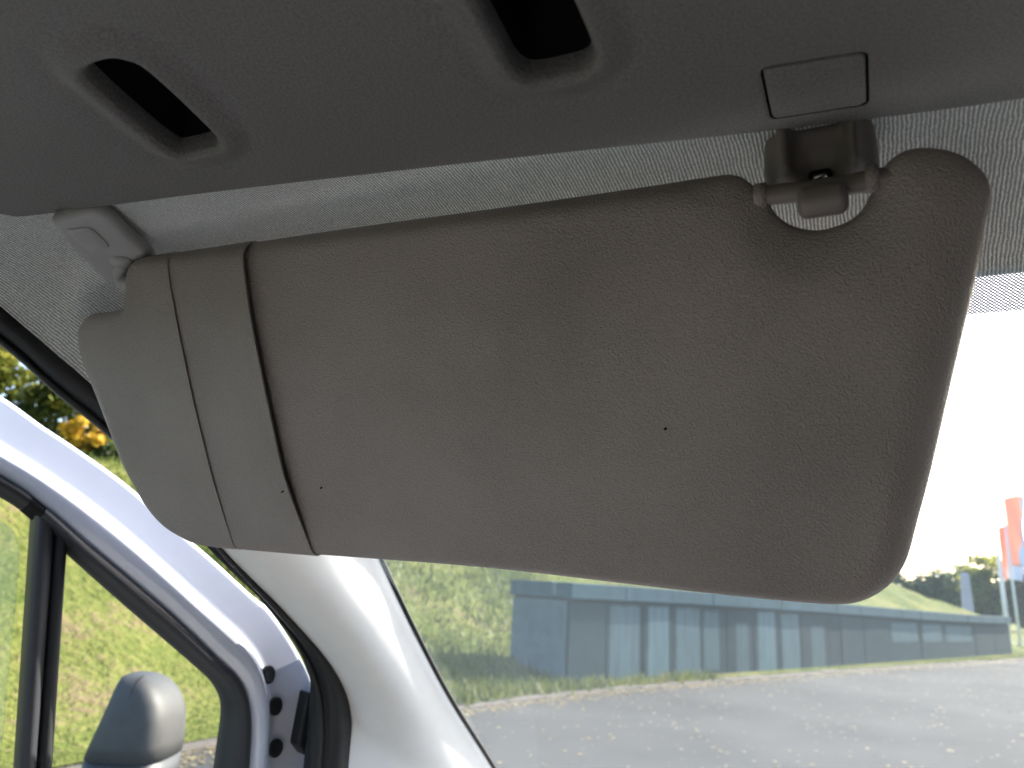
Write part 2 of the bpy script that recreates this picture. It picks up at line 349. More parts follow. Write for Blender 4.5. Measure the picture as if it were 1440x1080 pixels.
# ================================================================== SETTING OUTDOORS
EDGE = np.array([(-6.4, -30), (-6.2, -10), (-6.12, 0), (-6.06, 5.5), (-5.78, 8), (-5.29, 9.7), (-4.65, 12.35), (-3.98, 14.28), (-2.69, 17.42), (-.59, 22.6), (5.03, 35.25), (12, 50), (25, 76), (40, 105)], float)
EC = resample(catmull(EDGE, 8), step=.25)
ET = np.gradient(EC, axis=0); ET /= np.linalg.norm(ET, axis=1)[:, None]; EN = np.stack([-ET[:, 1], ET[:, 0]], 1)   # to the left, up the bank
WA = np.array([-5.09, 13.41]); WE = np.array([5.11, 38.49]); WD = (WE-WA)/np.linalg.norm(WE-WA); WL = np.linalg.norm(WE-WA); WN = np.array([-WD[1], WD[0]])
def wtop(t): return 1.81-.29*sstep(0, 26, np.asarray(t, float))
def ground_h(X, Y, D):
    t = (X-WA[0])*WD[0]+(Y-WA[1])*WD[1]; w = (X-WA[0])*WN[0]+(Y-WA[1])*WN[1]
    lump = .09*np.sin(X*1.3+Y*.7)*np.sin(Y*.9-X*.4)+.05*np.sin(X*2.9)*np.sin(Y*3.1+1)
    crest = 4.35-2.8*sstep(14, 32, t)+.2*np.sin(t*.31)
    s = np.clip(D-.8, 0, None)
    nat = np.where(s > 3, .035+.12*3+.06*9+.47*(s-3), .035+.12*s+.06*s*s)
    soft = lambda a, c: c-np.log1p(np.exp(np.clip((c-a)*2.2, -30, 30)))/2.2
    nat = soft(nat, crest)
    beh = soft(wtop(t)-.16+(.22+.27*sstep(6, 16, t))*np.clip(w-.5, 0, None), np.maximum(crest, wtop(t)+.05))
    k = sstep(.3, 10, t)*(1-sstep(WL-.3, WL+2.2, t))
    k2 = np.where(w < 1.45, k*(t < WL-.15), k)
    k2 = np.where(w < .28, 0, k2)
    k2 = np.where((w >= .28) & (w < 1.45) & (t >= WL-.15), k, k2)
    flat = np.where(w < .28, .035+.02*np.minimum(s, 1.5), nat)
    far = 1-sstep(WL+1, WL+9, t)
    h = np.where(k2 > 0, flat*(1-k2)+np.maximum(beh, .1)*k2, np.where((t > 0) & (t < WL), flat, nat))
    h = h*far+.06*(1-far)*1+0
    return h+lump*sstep(1.2, 3.5, D)*far
# ground sheet to the horizon
tag(obj('ground', [(-900, -900, -.05), (900, -900, -.05), (900, 900, -.05), (-900, 900, -.05)], [(0, 1, 2, 3)], M['turf'], smooth=False), 'flat green ground reaching to the horizon', kind='structure')
# asphalt
rv = [(*p, 0.0) for p in EC] + [(160, 105, 0.0), (160, -30, 0.0)]
tag(obj('road', rv, [tuple(range(len(rv)))], M['asphalt'], smooth=False), 'grey asphalt yard in front of the van', kind='structure')
# bank
dv = np.r_[.24, np.arange(.45, 4, .25), np.arange(4, 14, .4), np.arange(14, 42, 1.6)]
sel = np.where((EC[:, 1] > -12) & (EC[:, 1] < 70))[0]
GX = EC[sel, 0][:, None]+EN[sel, 0][:, None]*dv; GY = EC[sel, 1][:, None]+EN[sel, 1][:, None]*dv; GD = np.broadcast_to(dv, GX.shape)
GZ = ground_h(GX, GY, GD); ni, nj = GX.shape
V = np.stack([GX, GY, GZ], -1).reshape(-1, 3)
F = [(i*nj+j, (i+1)*nj+j, (i+1)*nj+j+1, i*nj+j+1) for i in range(ni-1) for j in range(nj-1)]
bank = obj('grass_bank', V, F, M['turf']); fixn(bank)
if bank.data.polygons[len(F)//2].normal.z < 0: bank.data.flip_normals()
tag(bank, 'sloping green bank beside the yard and behind the grey wall', kind='structure')
# grass blades
def blades(n, smin, smax, dmax, hmin, hmax, ylo, yhi):
    idx = np.where((EC[:, 1] > ylo) & (EC[:, 1] < yhi))[0]; i = rng.choice(idx, n); d = .22+rng.random(n)**1.35*dmax
    j = rng.normal(0, .12, (n, 2)); X = EC[i, 0]+EN[i, 0]*d+j[:, 0]; Y = EC[i, 1]+EN[i, 1]*d+j[:, 1]
    t = (X-WA[0])*WD[0]+(Y-WA[1])*WD[1]; w = (X-WA[0])*WN[0]+(Y-WA[1])*WN[1]
    ok = ~((t > -.12) & (t < WL+.1) & (w > -.08) & (w < 1.5) & ((t < .4) | (w < .5)))
    pat = .5+.5*np.sin(X*.9+np.sin(Y*.7)*2)*np.sin(Y*.8+X*.3)
    ok &= rng.random(n) < .35+.65*pat
    X, Y, d, pat = X[ok], Y[ok], d[ok], pat[ok]; n = len(X); Z = ground_h(X, Y, d)-.02
    a = rng.random(n)*6.283; h = hmin+rng.random(n)*(hmax-hmin); wd = smin+rng.random(n)*(smax-smin); b = rng.random(n)*6.283; le = h*rng.random(n)*.9
    P = np.stack([X, Y, Z], 1); sdv = np.stack([np.cos(a)*wd, np.sin(a)*wd, 0*a], 1); tip = np.stack([np.cos(b)*le, np.sin(b)*le, h], 1)
    Vv = np.stack([P-sdv, P+sdv, P+tip], 1).reshape(-1, 3); tone = np.clip(rng.normal(.48, .16, n)+(.5-pat)*.5, 0, 1)
    return Vv, np.repeat(tone, 3)
def stuff_mesh(name, Vv, tone, k, mat, label=None, parent=None, cat=None):
    me = bpy.data.meshes.new(name); n = len(Vv)//k
    me.vertices.add(len(Vv)); me.vertices.foreach_set('co', Vv.astype(np.float32).ravel())
    me.loops.add(len(Vv)); me.loops.foreach_set('vertex_index', np.arange(len(Vv), dtype=np.int32))
    me.polygons.add(n); me.polygons.foreach_set('loop_start', np.arange(0, len(Vv), k, dtype=np.int32)); me.polygons.foreach_set('loop_total', np.full(n, k, np.int32))
    at = me.attributes.new('tone', 'FLOAT', 'POINT'); at.data.foreach_set('value', tone.astype(np.float32)); me.materials.append(mat); me.update(calc_edges=True); me.validate()
    o = bpy.data.objects.new(name, me); return link(o, parent)
Va, ta = blades(170000, .004, .010, 13, .03, .085, -2, 46)
Vb, tb = blades(26000, .012, .035, 13, .08, .24, 8, 17)
go = stuff_mesh('grass', np.vstack([Va, Vb]), np.r_[ta, tb], 3, M['blade']); tag(go, 'short yellow-green grass covering the bank', 'grass', kind='stuff')
# fallen leaves
def leaves(X, Y, Z, size):
    n = len(X); a = rng.random(n)*6.283; s = size*(.6+.8*rng.random(n)); c, sn = np.cos(a), np.sin(a)
    tilt = rng.normal(0, .35, n)
    def pt(u, v, w): return np.stack([X+s*(u*c-v*sn), Y+s*(u*sn+v*c), Z+s*w], 1)
    Vv = np.stack([pt(-.5, 0, .08+0*s), pt(0, -.33, .05+tilt*.2), pt(.55, 0, .14+0*s), pt(0, .33, .05-tilt*.2)], 1).reshape(-1, 4, 3)
    Vv[..., 2] = np.maximum(Vv[..., 2], Z[:, None]+.004); return Vv.reshape(-1, 3)
n = 2600; Y = rng.uniform(5, 34, n); ex = np.interp(Y, EC[:, 1], EC[:, 0]); X = ex+.05+rng.random(n)**1.3*11
k = 4200; Y2 = rng.uniform(3.5, 34, k); X2 = np.interp(Y2, EC[:, 1], EC[:, 0])+np.abs(rng.normal(0, .26, k))+.02
k3 = 900; Y3 = rng.uniform(2, 14, k3); i3 = np.searchsorted(EC[:, 1], Y3); d3 = .3+rng.random(k3)*6; X3 = EC[i3, 0]+EN[i3, 0]*d3; Y3 = EC[i3, 1]+EN[i3, 1]*d3
XX = np.r_[X, X2, X3]; YY = np.r_[Y, Y2, Y3]; ZZ = np.r_[0*X+.003, 0*X2+.004, ground_h(X3, Y3, d3)+.05]
lv = leaves(XX, YY, ZZ, .055); lt = np.repeat(rng.random(len(XX)), 4)
tag(stuff_mesh('fallen_leaves', lv, lt, 4, M['fallen']), 'yellow fallen leaves scattered over the asphalt and kerb', 'leaves', kind='stuff')
# kerb of single stones
kerb = bpy.data.objects.new('kerb', None); link(kerb); tag(kerb, 'low pale concrete kerb along the foot of the bank', kind='structure')
km = None
arc = np.r_[0, np.cumsum(np.linalg.norm(np.diff(EC, axis=0), axis=1))]
s0 = np.interp(-1, EC[:, 1], arc); s1 = np.interp(40, EC[:, 1], arc); ln = .92
for k in range(int((s1-s0)/ln)):
    s = s0+(k+.5)*ln; c = [np.interp(s, arc, EC[:, q]) for q in (0, 1)]; tx = [np.interp(s, arc, ET[:, q]) for q in (0, 1)]
    if km is None:
        o = box('kerb_stone', (-.45, .0, -.07), (.45, .22, .03), M['kerb'], kerb, .015); km = o.data
    else:
        o = bpy.data.objects.new('kerb_stone', km); link(o, kerb); b = o.modifiers.new('bevel', 'BEVEL'); b.width = .015; b.segments = 2
    o.location = (c[0], c[1], rng.uniform(-.008, .008)); o.rotation_euler = (rng.normal(0, .012), 0, math.atan2(tx[1], tx[0])+rng.normal(0, .006))

# ------------------------------------------------------------------ retaining wall
wall = thing('retaining_wall', 'long low blue-grey painted concrete wall with faded panels along the bank', 'wall', (WA[0], WA[1], 0), rotz=math.atan2(WD[1], WD[0]))
# local x runs along the face, local y goes into the bank
seg = [(0, 1.05, 'wall_mid'), (1.05, 2.19, 'wall_pale'), (2.19, 3.24, 'wall_pale_b'), (3.24, 4.33, 'wall_pale'), (4.33, 5.30, 'wall_pale_c'), (5.30, 6.5, 'wall_part'), (6.5, 7.74, 'wall_pale_b'), (7.74, 8.86, 'wall_pale'),
       (8.86, 10.45, 'wall_part'), (10.45, 11.2, 'wall'), (11.2, 12.7, 'wall_mid'), (12.7, 14.5, 'wall_mid'), (14.5, 17.1, 'wall_top'), (17.1, 19.2, 'wall_top'), (19.2, 22.6, 'wall_top'), (22.6, 24.9, 'wall_mid'), (24.9, 27.05, 'wall_mid')]
def prism(name, poly, y0, y1, mat, parent, bev=.01):
    n = len(poly); V = [(x, y0, z) for x, z in poly]+[(x, y1, z) for x, z in poly]
    F = [tuple(range(n)), tuple(reversed(range(n, 2*n)))]+[(i, i+n, (i+1) % n+n, (i+1) % n) for i in range(n)]
    o = fixn(obj(name, V, F, mat, parent, smooth=False))
    if bev: b = o.modifiers.new('bevel', 'BEVEL'); b.width = bev; b.segments = 2
    return o
for a, b, mt in seg:
    y = rng.uniform(-.008, .008)
    prism('wall_panel', [(a+.012, -.25), (b-.012, -.25), (b-.012, wtop(b)-.33), (a+.012, wtop(a)-.33)], y, .30, M[mt], wall)
for a, b, mt in seg[:-1]:
    prism('joint_fillet', [(b-.03, -.2), (b+.03, -.2), (b+.03, wtop(b)-.34), (b-.03, wtop(b)-.34)], .045, .29, M['wall'], wall, 0)
prism('painted_shadow_strip', [(.02, wtop(0)-.37), (WL-.02, wtop(WL)-.37), (WL-.02, wtop(WL)-.25), (.02, wtop(0)-.25)], .05, .28, M['void'], wall, 0)  # backing strip coloured near-black to paint the shade under the coping
k = 0; x = 0.0
while x < WL-.3:
    e = min(x+1.55, WL+.04)
    prism('coping_block', [(x+(.0 if k else -.05), wtop(x)-.29), (e-.008, wtop(e)-.29), (e-.008, wtop(e)), (x+(.0 if k else -.05), wtop(x))], -.085+rng.uniform(-.006, .006), .34, M['coping'], wall, .018); x = e; k += 1
# return wall at the near end and its coping
o = prism('end_panel', [(0, -.25), (1.42, -.25), (1.42, wtop(0)-.33), (0, wtop(0)-.33)], -.3, -.02, M['wall_end_lightened'], wall); o.rotation_euler[2] = rad(96); o.location = (.0, .0, 0)
o = prism('painted_shadow_strip', [(.02, wtop(0)-.37), (1.40, wtop(0)-.37), (1.40, wtop(0)-.25), (.02, wtop(0)-.25)], -.28, -.06, M['void'], wall, 0); o.rotation_euler[2] = rad(96)  # same painted shade line on the end face
o = prism('end_coping', [(.40, wtop(0)-.29), (1.46, wtop(0)-.29), (1.46, wtop(0)), (.40, wtop(0))], -.34, .04, M['coping'], wall, .018); o.rotation_euler[2] = rad(96); o.location = (-.02, -.02, .001)

# ------------------------------------------------------------------ trees
def tree(name, label, base, h, crown_c, crown_r, nclump, nleaf, leaf, mat, group, seed, trunk_r=.16, extra_mat=None):
    r = np.random.default_rng(seed); t = thing(name, label, 'tree' if name != 'shrub' else 'shrub', tuple(base), group)
    tp = [(0, 0, -.2), (r.normal(0, .1), r.normal(0, .1), h*.3), (r.normal(0, .2), r.normal(0, .2), h*.6), (r.normal(0, .3), r.normal(0, .3), h*.88)]
    tc = catmull(tp, 5); trunk = tube('trunk', tc, list(np.linspace(trunk_r, trunk_r*.2, len(tc))), M['bark'], t, 9)
    cc = np.array(crown_c); cr = np.array(crown_r); C_ = []
    while len(C_) < nclump:
        p = r.uniform(-1, 1, 3)
        if .12 < p@p < 1: C_.append(cc+p*cr*(.8+.35*r.random()))
    C_ = np.array(C_)
    for q in C_[:7]:
        s = tc[int(len(tc)*r.uniform(.3, .75))]; mid = (s+q)/2+r.normal(0, .15, 3)
        lc = catmull([s, mid, q], 4); tube('limb', lc, list(np.linspace(trunk_r*.42, trunk_r*.08, len(lc))), M['bark'], t, 6)
    ci = r.integers(0, nclump, nleaf); sz = cr.mean()*r.uniform(.16, .36, nclump)
    off = r.normal(0, 1, (nleaf, 3)); off /= np.linalg.norm(off, axis=1)[:, None]; off *= (r.random(nleaf)**.45)[:, None]
    P = C_[ci]+off*sz[ci][:, None]*np.array([1.25, 1.25, .85])
    a = r.normal(0, 1, (nleaf, 3)); a /= np.linalg.norm(a, axis=1)[:, None]; b = np.cross(a, r.normal(0, 1, (nleaf, 3))); b /= np.linalg.norm(b, axis=1)[:, None]
    s = leaf*(.55+.9*r.random(nleaf))[:, None]
    Vv = np.stack([P-a*s*.6, P-b*s*.36, P+a*s*.6, P+b*s*.36], 1).reshape(-1, 3)
    tone = np.clip(r.normal(.45, .2, nleaf)+r.normal(0, .16, nclump)[ci], 0, 1)
    stuff_mesh('crown', Vv, np.repeat(tone, 4), 4, mat, parent=t); return t
GL = 'trees behind the crest of the bank'
tree('autumn_tree', 'tall yellow-green autumn tree at the crest, nearest the roof edge', (-21.5, 10.6, 3.9), 7.2, (0, 0, 4.4), (3.4, 3.2, 3.6), 60, 11500, .19, M['leaf_green'], GL, 3)
tree('autumn_tree', 'bushy olive tree behind the crest, right of the tall one', (-21.0, 14.6, 3.9), 5.0, (0, 0, 2.7), (2.6, 2.4, 2.4), 44, 8000, .17, M['leaf_green'], GL, 5)
tree('autumn_tree', 'dark green tree filling the gap low behind the crest', (-23.5, 12.6, 3.8), 4.6, (0, 0, 2.0), (3.0, 2.6, 2.3), 34, 6000, .2, M['leaf_dark'], GL, 6)
tree('shrub', 'small shrub with bright yellow leaves by the door seal', (-18.6, 12.75, 4.0), 1.7, (0, 0, 1.05), (.62, .6, .62), 16, 1500, .14, M['leaf_yellow'], None, 8, .05)
tree('shrub', 'low dark green shrub below the yellow one', (-17.9, 13.6, 3.9), 1.2, (0, 0, .55), (1.3, 1.0, .5), 20, 3200, .13, M['leaf_dark'], None, 9, .05)
GR = 'distant trees beyond the flags'
far = [((5.8, 88, 0), 4.6, 2.6, 'leaf_dark', 'low dark green tree just right of the grass mound'), ((10.2, 86, 0), 6.4, 2.7, 'leaf_green', 'rounded olive tree standing above the grey pillar'), ((13.2, 84, 0), 5.2, 3.0, 'leaf_brown', 'brown autumn tree behind the flag poles'),
       ((1.0, 88, 0), 5.2, 3.0, 'leaf_dark', 'dark tree mostly hidden behind the mound'), ((8.0, 90, 0), 5.0, 3.2, 'leaf_dark', 'dark hedge-like tree low behind the grey pillar')]
for i, (b, h, cr, mt, lb) in enumerate(far):
    tree('distant_tree', lb, b, h, (0, 0, h*.55), (cr*1.1, cr*1.1, h*.47), 60, 8000, .34, M[mt], GR, 20+i, .2)

# ------------------------------------------------------------------ pillar and flags
p = thing('grey_pillar', 'pale grey tapering pillar rising behind the end of the mound', 'pillar', (5.72, 60, 0))
rows = [[(sx*w, sy*w, z) for sx, sy in ((-1, -1), (1, -1), (1, 1), (-1, 1))] for z, w in ((0, .55), (.3, .55), (.32, .36), (3.9, .25), (4.1, .16))]
loft('shaft', rows, M['pillar'], p, closed=True, cap=True, smooth=False)
box('base', (-.62, -.62, 0), (.62, .62, .25), M['pillar'], p, .03)
def flag(loc, lean, ztop, fz0, fz1, fw, mat, label, pr, seed):
    t = thing('flag_pole', label, 'flag', loc, 'flags beyond the end of the wall')
    P = lambda z: np.array([lean*z/ztop, 0, z])
    tube('pole', [P(0), P(ztop*.5), P(ztop)], [pr, pr*.8, pr*.55], M['pole'], t, 12)
    tube('arm', [P(fz1)+np.array([0, 0, -.02]), P(fz1)+np.array([fw*.5, -.03, .10]), P(fz1)+np.array([fw, -.06, .22])], .022, M['pole'], t, 8)
    tube('foot', [(0, 0, 0), (0, 0, .12)], pr*2.4, M['pole'], t, 14)
    r = np.random.default_rng(seed); nz, nx = 26, 12; rows = []
    for i in range(nz):
        q = i/(nz-1); z = fz0+(fz1-fz0)*q; row = []
        for j in range(nx):
            s = j/(nx-1); wv_ = .13*math.sin(5*s+2.5*q*math.pi+seed)*s
            row.append(P(z)+np.array([pr*.8+.01+fw*s*(1-.12*math.sin(q*6+seed)), wv_, .20*s*q+.05*math.sin(4*s)*q-.10*s*(1-q)]))
        rows.append(row)
    o = loft('flag_cloth', rows, mat, t); sm = o.modifiers.new('thick', 'SOLIDIFY'); sm.thickness = .006; return t
flag((6.22, 47.6, .03), -.05, 6.25, 3.35, 6.0, .95, M['flag_a'], 'pale grey and orange banner on the thicker pole, nearer the pillar', .13, 2)
flag((6.42, 45.5, .03), -.1, 7.6, 3.95, 7.3, .80, M['flag_b'], 'taller orange and blue banner on the thin pole at the right edge', .075, 5)

# ================================================================== VAN CAB
XR = 1.10                                     # right-hand side of the cab
van = thing('van_cab', 'white van cab seen from inside with pale roof lining and pillar trim', 'van', (0.2, 0, 0))
van.location = (0, 0, 0)
SEAL = [(-.30, 1.972), (0, 1.976), (.18, 1.972), (.26, 1.953), (.312, 1.934), (.357, 1.913), (.4065, 1.890), (.485, 1.834), (.568, 1.769)]
SY = np.array([s[0] for s in SEAL]); SZ = np.array([s[1] for s in SEAL])
YH = .474
def zt(y): return 1.978-.041*np.clip((y-.34)/(YH-.34), 0, 1.2)**1.7
def head_z(x, y):
    zs = np.interp(y, SY, SZ); t = np.clip((-.455-x)/.14, 0, 1); z = zt(y)
    t2 = np.clip((x-(XR-.14))/.14, 0, 1)
    z = z-(z-zs)*(t**2)-(z-zs)*(t2**2)
    ce_ = np.interp(x, [-.51, -.5031, -.3527, -.1705, -.0328, .0748, .22, .42, .62, .80, .9], [.2, .2681, .2881, .3161, .3389, .3528, .361, .352, .325, .29, .2])
    return z+.07*sstep(ce_-.008, ce_-.024, y)*sstep(-.535, -.505, x)*sstep(.93, .90, x)      # the lining is cut away above the shelf
xs = np.r_[np.linspace(-.595, -.44, 18), np.linspace(-.41, XR-.15, 34), np.linspace(XR-.13, XR, 12)]
ys = np.r_[np.linspace(-.75, .20, 14), np.linspace(.215, .335, 25), np.linspace(.34, YH, 24)]
rows = []
for y in ys:
    yy = np.where(xs < -.5, np.minimum(y, YH-.045*((-.5-xs)/.095).clip(0, 1)), y)
    rows.append(np.stack([xs, yy, head_z(xs, yy)], 1))
# rolled front edge of the lining
last = rows[-1].copy(); last[:, 1] += .004; last[:, 2] += .002; rows.append(last); l2 = last.copy(); l2[:, 1] += .001; l2[:, 2] += .010; rows.append(l2)
o = loft('headliner', rows, M['cloth'], van)
# outer roof skin above
rows = []
for y in np.r_[np.linspace(-.8, .40, 8), .47, .50]:
    rows.append([(x, y, 2.03-.045*max(0, (y-.3)/.2)**1.5-.05*abs((x-.2)/.85)**4) for x in np.linspace(-.66, XR+.06, 24)])
loft('roof_skin', rows, M['paint'], van)
# windscreen
def ws_z(dy): return 1.935-.70*dy-.14*dy*dy
dys = np.linspace(-.010, .80, 22); wx = np.linspace(-.52, XR-.06, 24)
rows = [[(x, .476+dy, ws_z(dy)-.0) for x in wx] for dy in dys]
wsn = loft('windscreen', rows, M['windscreen'], van)
rows = [[(x, .476+dy-.0016, ws_z(dy)-.0022) for x in wx] for dy in np.linspace(-.004, .0175, 8)]
loft('dot_band', rows, M['dots'], wsn)
# left pillar trim
G = [(-.46, .476, 1.936), (-.485, .60, 1.846), (-.5, .706, 1.768), (-.5, .784, 1.694), (-.5, .892, 1.600), (-.5, 1.028, 1.497), (-.5, 1.20, 1.36), (-.5, 1.32, 1.245)]
S = [(-.594, .415, 1.886), (-.595, .485, 1.834), (-.595, .568, 1.769), (-.595, .675, 1.7046), (-.595, .770, 1.640), (-.595, .817, 1.585), (-.595, .8245, 1.519), (-.595, .83, 1.25)]
Gc, Sc = catmull(G, 6), catmull(S, 6); rows = []
for g, s in zip(Gc, Sc):
    r = []
    for t in np.linspace(0, 1, 17):
        b = math.sin(math.pi*t**1.2)**1.0*.052
        r.append(g*(1-t)+s*t+b*np.array([.46, -.84, .10]))
    e = r[0]+np.array([-.004, .012, .006]); rows.append([e]+r)
loft('pillar_trim', rows, M['trim'], van)
tube('glass_bead', [g+np.array([.001, .004, .003]) for g in Gc], .0026, M['rubber'], van, 8)
rows = [[g+np.array([-.004, .012, .006]), g+np.array([-.08, .03, .03]), s+np.array([-.07, .06, .05]), s+np.array([-.03, .01, .0])] for g, s in zip(Gc, Sc)]
loft('pillar_skin', rows, M['paint'], van)
# door aperture seal
SI = [(-.60, -.30, 1.972), (-.60, 0, 1.976), (-.60, .20, 1.972), (-.598, .312, 1.9355), (-.5955, .3566, 1.9133), (-.5955, .4065, 1.8901), (-.5955, .485, 1.8343), (-.5955, .5681, 1.7691), (-.5955, .6746, 1.7046), (-.5955, .7438, 1.662), (-.5955, .7911, 1.6242), (-.5955, .8168, 1.5848), (-.5955, .8245, 1.5192), (-.5955, .83, 1.35), (-.5955, .83, 1.0)]
SO = [(-.625, -.30, 1.945), (-.622, 0, 1.965), (-.621, .22, 1.955), (-.62, .3325, 1.9108), (-.62, .3862, 1.8832), (-.62, .4512, 1.8523), (-.62, .51, 1.815), (-.62, .5937, 1.7612), (-.62, .686, 1.6989), (-.62, .744, 1.6495), (-.62, .7722, 1.6031), (-.62, .780, 1.56), (-.62, .7823, 1.523), (-.62, .785, 1.35), (-.62, .785, 1.0)]
a, b = catmull(SI, 6), catmull(SO, 6); rows = []
for p, q in zip(a, b):
    r = [p+np.array([-.012, .004, .010]), p]
    for t in np.linspace(.08, .62, 7): r.append(p*(1-t)+q*t+math.sin(math.pi*(t/.7))**.8*.011*np.array([.75, -.5, -.42]))
    r.append(p*.32+q*.68+np.array([.001, 0, 0])*-1)
    for t in np.linspace(.72, 1, 6): r.append(p*(1-t)+q*t+math.sin(math.pi*((t-.68)/.34))*.006*np.array([.75, -.5, -.42]))
    r.append(q+np.array([-.035, .03, .03])); rows.append(r)
loft('door_seal', rows, M['rubber'], van)
# rest of the cab that closes it off behind and beside the camera
box('bulkhead', (-.66, -.80, .55), (XR+.05, -.765, 2.0), M['bulkhead'], van, .01)
box('cab_floor', (-.66, -.80, .50), (XR+.05, 1.25, .55), M['floor'], van)
prof = [(1.30, 1.235), (1.18, 1.30), (1.0, 1.305), (.86, 1.26), (.80, 1.16), (.84, 1.0), (.95, .8), (1.0, .55)]
rows = [[(x, y, z) for y, z in catmull(prof, 5)] for x in np.linspace(-.59, XR, 8)]
loft('dashboard', rows, M['dash'], van)
def side_panel(x):  # unseen right side, window shrunk to block light from the right
    rows = []
    box('right_sill_panel', (x, -.80, .55), (x+.05, 1.25, 1.52), M['dash'], van, .01)
    tube('right_roof_rail', [(x+.02, -.8, 1.95), (x+.02, .2, 1.94), (x+.02, .42, 1.88), (x+.02, .75, 1.66), (x+.02, 1.15, 1.32)], .045, M['dash'], van, 10)
    box('right_rear_post', (x, -.80, 1.52), (x+.05, .05, 1.80), M['dash'], van, .01)
    box('right_window_frame', (x, -.80, 1.80), (x+.05, .50, 1.99), M['dash'], van, .01)
side_panel(XR)
for nm, x0 in (('seat', -.38), ('seat', .42)):
    q = obj('seat_cushion', *[[], []], M['dash'], van) if False else None
    Q = rrect(x0-.24, .02, x0+.24, .54, .08)
    pillow('seat_cushion', Q, ((0, 0, 1.02), (1, 0, 0), (0, 1, 0), (0, 0, 1)), .07, const(.06), M['seat_bounce' if x0 < 0 else 'floor'], van, spacing=.04, step=.03, rings=(.01, .03))
    Q = rrect(x0-.23, .0, x0+.23, .62, .10)
    pillow('seat_back', Q, ((0, -.42, 1.02), (1, 0, 0), (0, -.22, .975), (0, .975, .22)), .06, const(.06), M['seat_bounce' if x0 < 0 else 'floor'], van, spacing=.04, step=.03, rings=(.01, .03))

# ------------------------------------------------------------------ overhead console
ZC = 1.970
con = thing('overhead_console', 'dark grey moulded overhead shelf panel above the sun visor', 'console', (0, 0, ZC)); con.location = (0, 0, 0)
CEDGE = [(-.556, .10), (-.548, .205), (-.5340, .2480), (-.5175, .2590), (-.5031, .2681), (-.3527, .2881), (-.1705, .3161), (-.0328, .3389), (.0748, .3528), (.22, .361), (.42, .352), (.62, .325), (.80, .29), (.90, .255), (.93, .20), (.935, .10)]
ce = resample(catmull(CEDGE, 6), step=.008)
CQ = np.vstack([ce, resample([(.935, .10), (.935, -.45)], step=.03)[1:], resample([(.935, -.45), (-.556, -.45)], step=.03)[1:], resample([(-.556, -.45), (-.556, .10)], step=.03)[1:-1]])
H1 = smooth_loop([(-.3151, .1759), (-.3063, .1742), (-.2942, .1749), (-.2892, .1783), (-.2862, .1845), (-.2898, .2076), (-.296, .2345), (-.2996, .2413), (-.3064, .2458), (-.3302, .2450), (-.3327, .2404), (-.3318, .2259), (-.3231, .1864), (-.3199, .1794)], 4)
H2 = smooth_loop([(-.1255, .1965), (-.1264, .2076), (-.1283, .2305), (-.1293, .2437), (-.1283, .2521), (-.1232, .2577), (-.1067, .2594), (-.0975, .2585), (-.0923, .2519), (-.091, .242), (-.0905, .2311), (-.0902, .222), (-.0905, .197), (-.0940, .1905), (-.1010, .1885), (-.1160, .1885), (-.1225, .1910)], 4)
CV = np.array([(-.0295, .2886), (-.0275, .2889), (.0097, .2929), (.0116, .296), (.0116, .3278), (.0096, .3303), (-.0276, .3273), (-.0295, .3242)]); CVo = None
cc4 = np.array([(-.0297, .2884), (.0116, .2932), (.0118, .3306), (-.0297, .3271)]); CVo = []
for i in range(4):
    a_, b_, c_ = cc4[i-1], cc4[i], cc4[(i+1) % 4]; da = (a_-b_)/np.linalg.norm(a_-b_); dc_ = (c_-b_)/np.linalg.norm(c_-b_); r_ = .0034
    for k in np.linspace(0, 1, 7): CVo.append((b_+da*r_)*(1-k)**2+2*b_*k*(1-k)+(b_+dc_*r_)*k*k)
CVo = np.array(CVo); cvn = normals2(CVo); CVh = CVo-cvn*.0006
loops = [CQ, resample(H1, step=.0025, closed=True), resample(H2, step=.0025, closed=True), resample(CVh, step=.002, closed=True)]
pts = []
for Lp in loops[1:3]:
    nn = normals2(Lp)
    for d in (.0015, .003, .0045, .0065, .009, .012, .0155, .019, .023): p = Lp-nn*d; pts.append(p[(dist_to(p, Lp) > d*.94) & ~inside(p, Lp)])
nn = normals2(loops[3]); pts.append(loops[3]-nn*.0008); pts.append(loops[3]-nn*.002)
nce = normals2(CQ)
for d in (.0012, .0028, .005, .008): p = CQ+nce*d; pts.append(p[(dist_to(p, CQ) > d*.94) & inside(p, CQ)])
gx, gy = np.meshgrid(np.arange(-.55, .93, .012), np.arange(-.44, .36, .012)); g = np.stack([gx.ravel(), gy.ravel()], 1)
g = g[inside(g, CQ)]
for Lp, md in ((CQ, .012), (loops[1], .027), (loops[2], .027), (loops[3], .004)): g = g[(dist_to(g, Lp) > md) & ~(inside(g, Lp) if Lp is not CQ else np.zeros(len(g), bool))]
pts.append(g)
P, F = triangulate(loops, np.vstack(pts), lambda c: inside(c, CQ) & ~inside(c, loops[1]) & ~inside(c, loops[2]) & ~inside(c, loops[3]))
def con_z(P):
    d1, d2, dc, de = dist_to(P, loops[1]), dist_to(P, loops[2]), dist_to(P, loops[3]), dist_to(P, CQ)
    rim = lambda d: -.0044*np.exp(-(np.clip(d-.0025, 0, None)/.0085)**2)+.0030*np.clip(1-d/.0028, 0, 1)**2+.0012*np.exp(-((d-.017)/.005)**2)
    z = ZC+rim(d1)+rim(d2)+.0006*np.clip(1-dc/.0009, 0, 1)+.0036*np.clip(1-de/.0052, 0, 1)**2.2
    return z-.006*np.exp(-((P[:, 0]-.13)/.05)**2)*sstep(.40, .0, P[:, 1])*0
z = con_z(P); V = np.column_stack([P, z]); Fs = [tuple(f) for f in F]
o = obj('console_panel', V, Fs, M['console'], con)
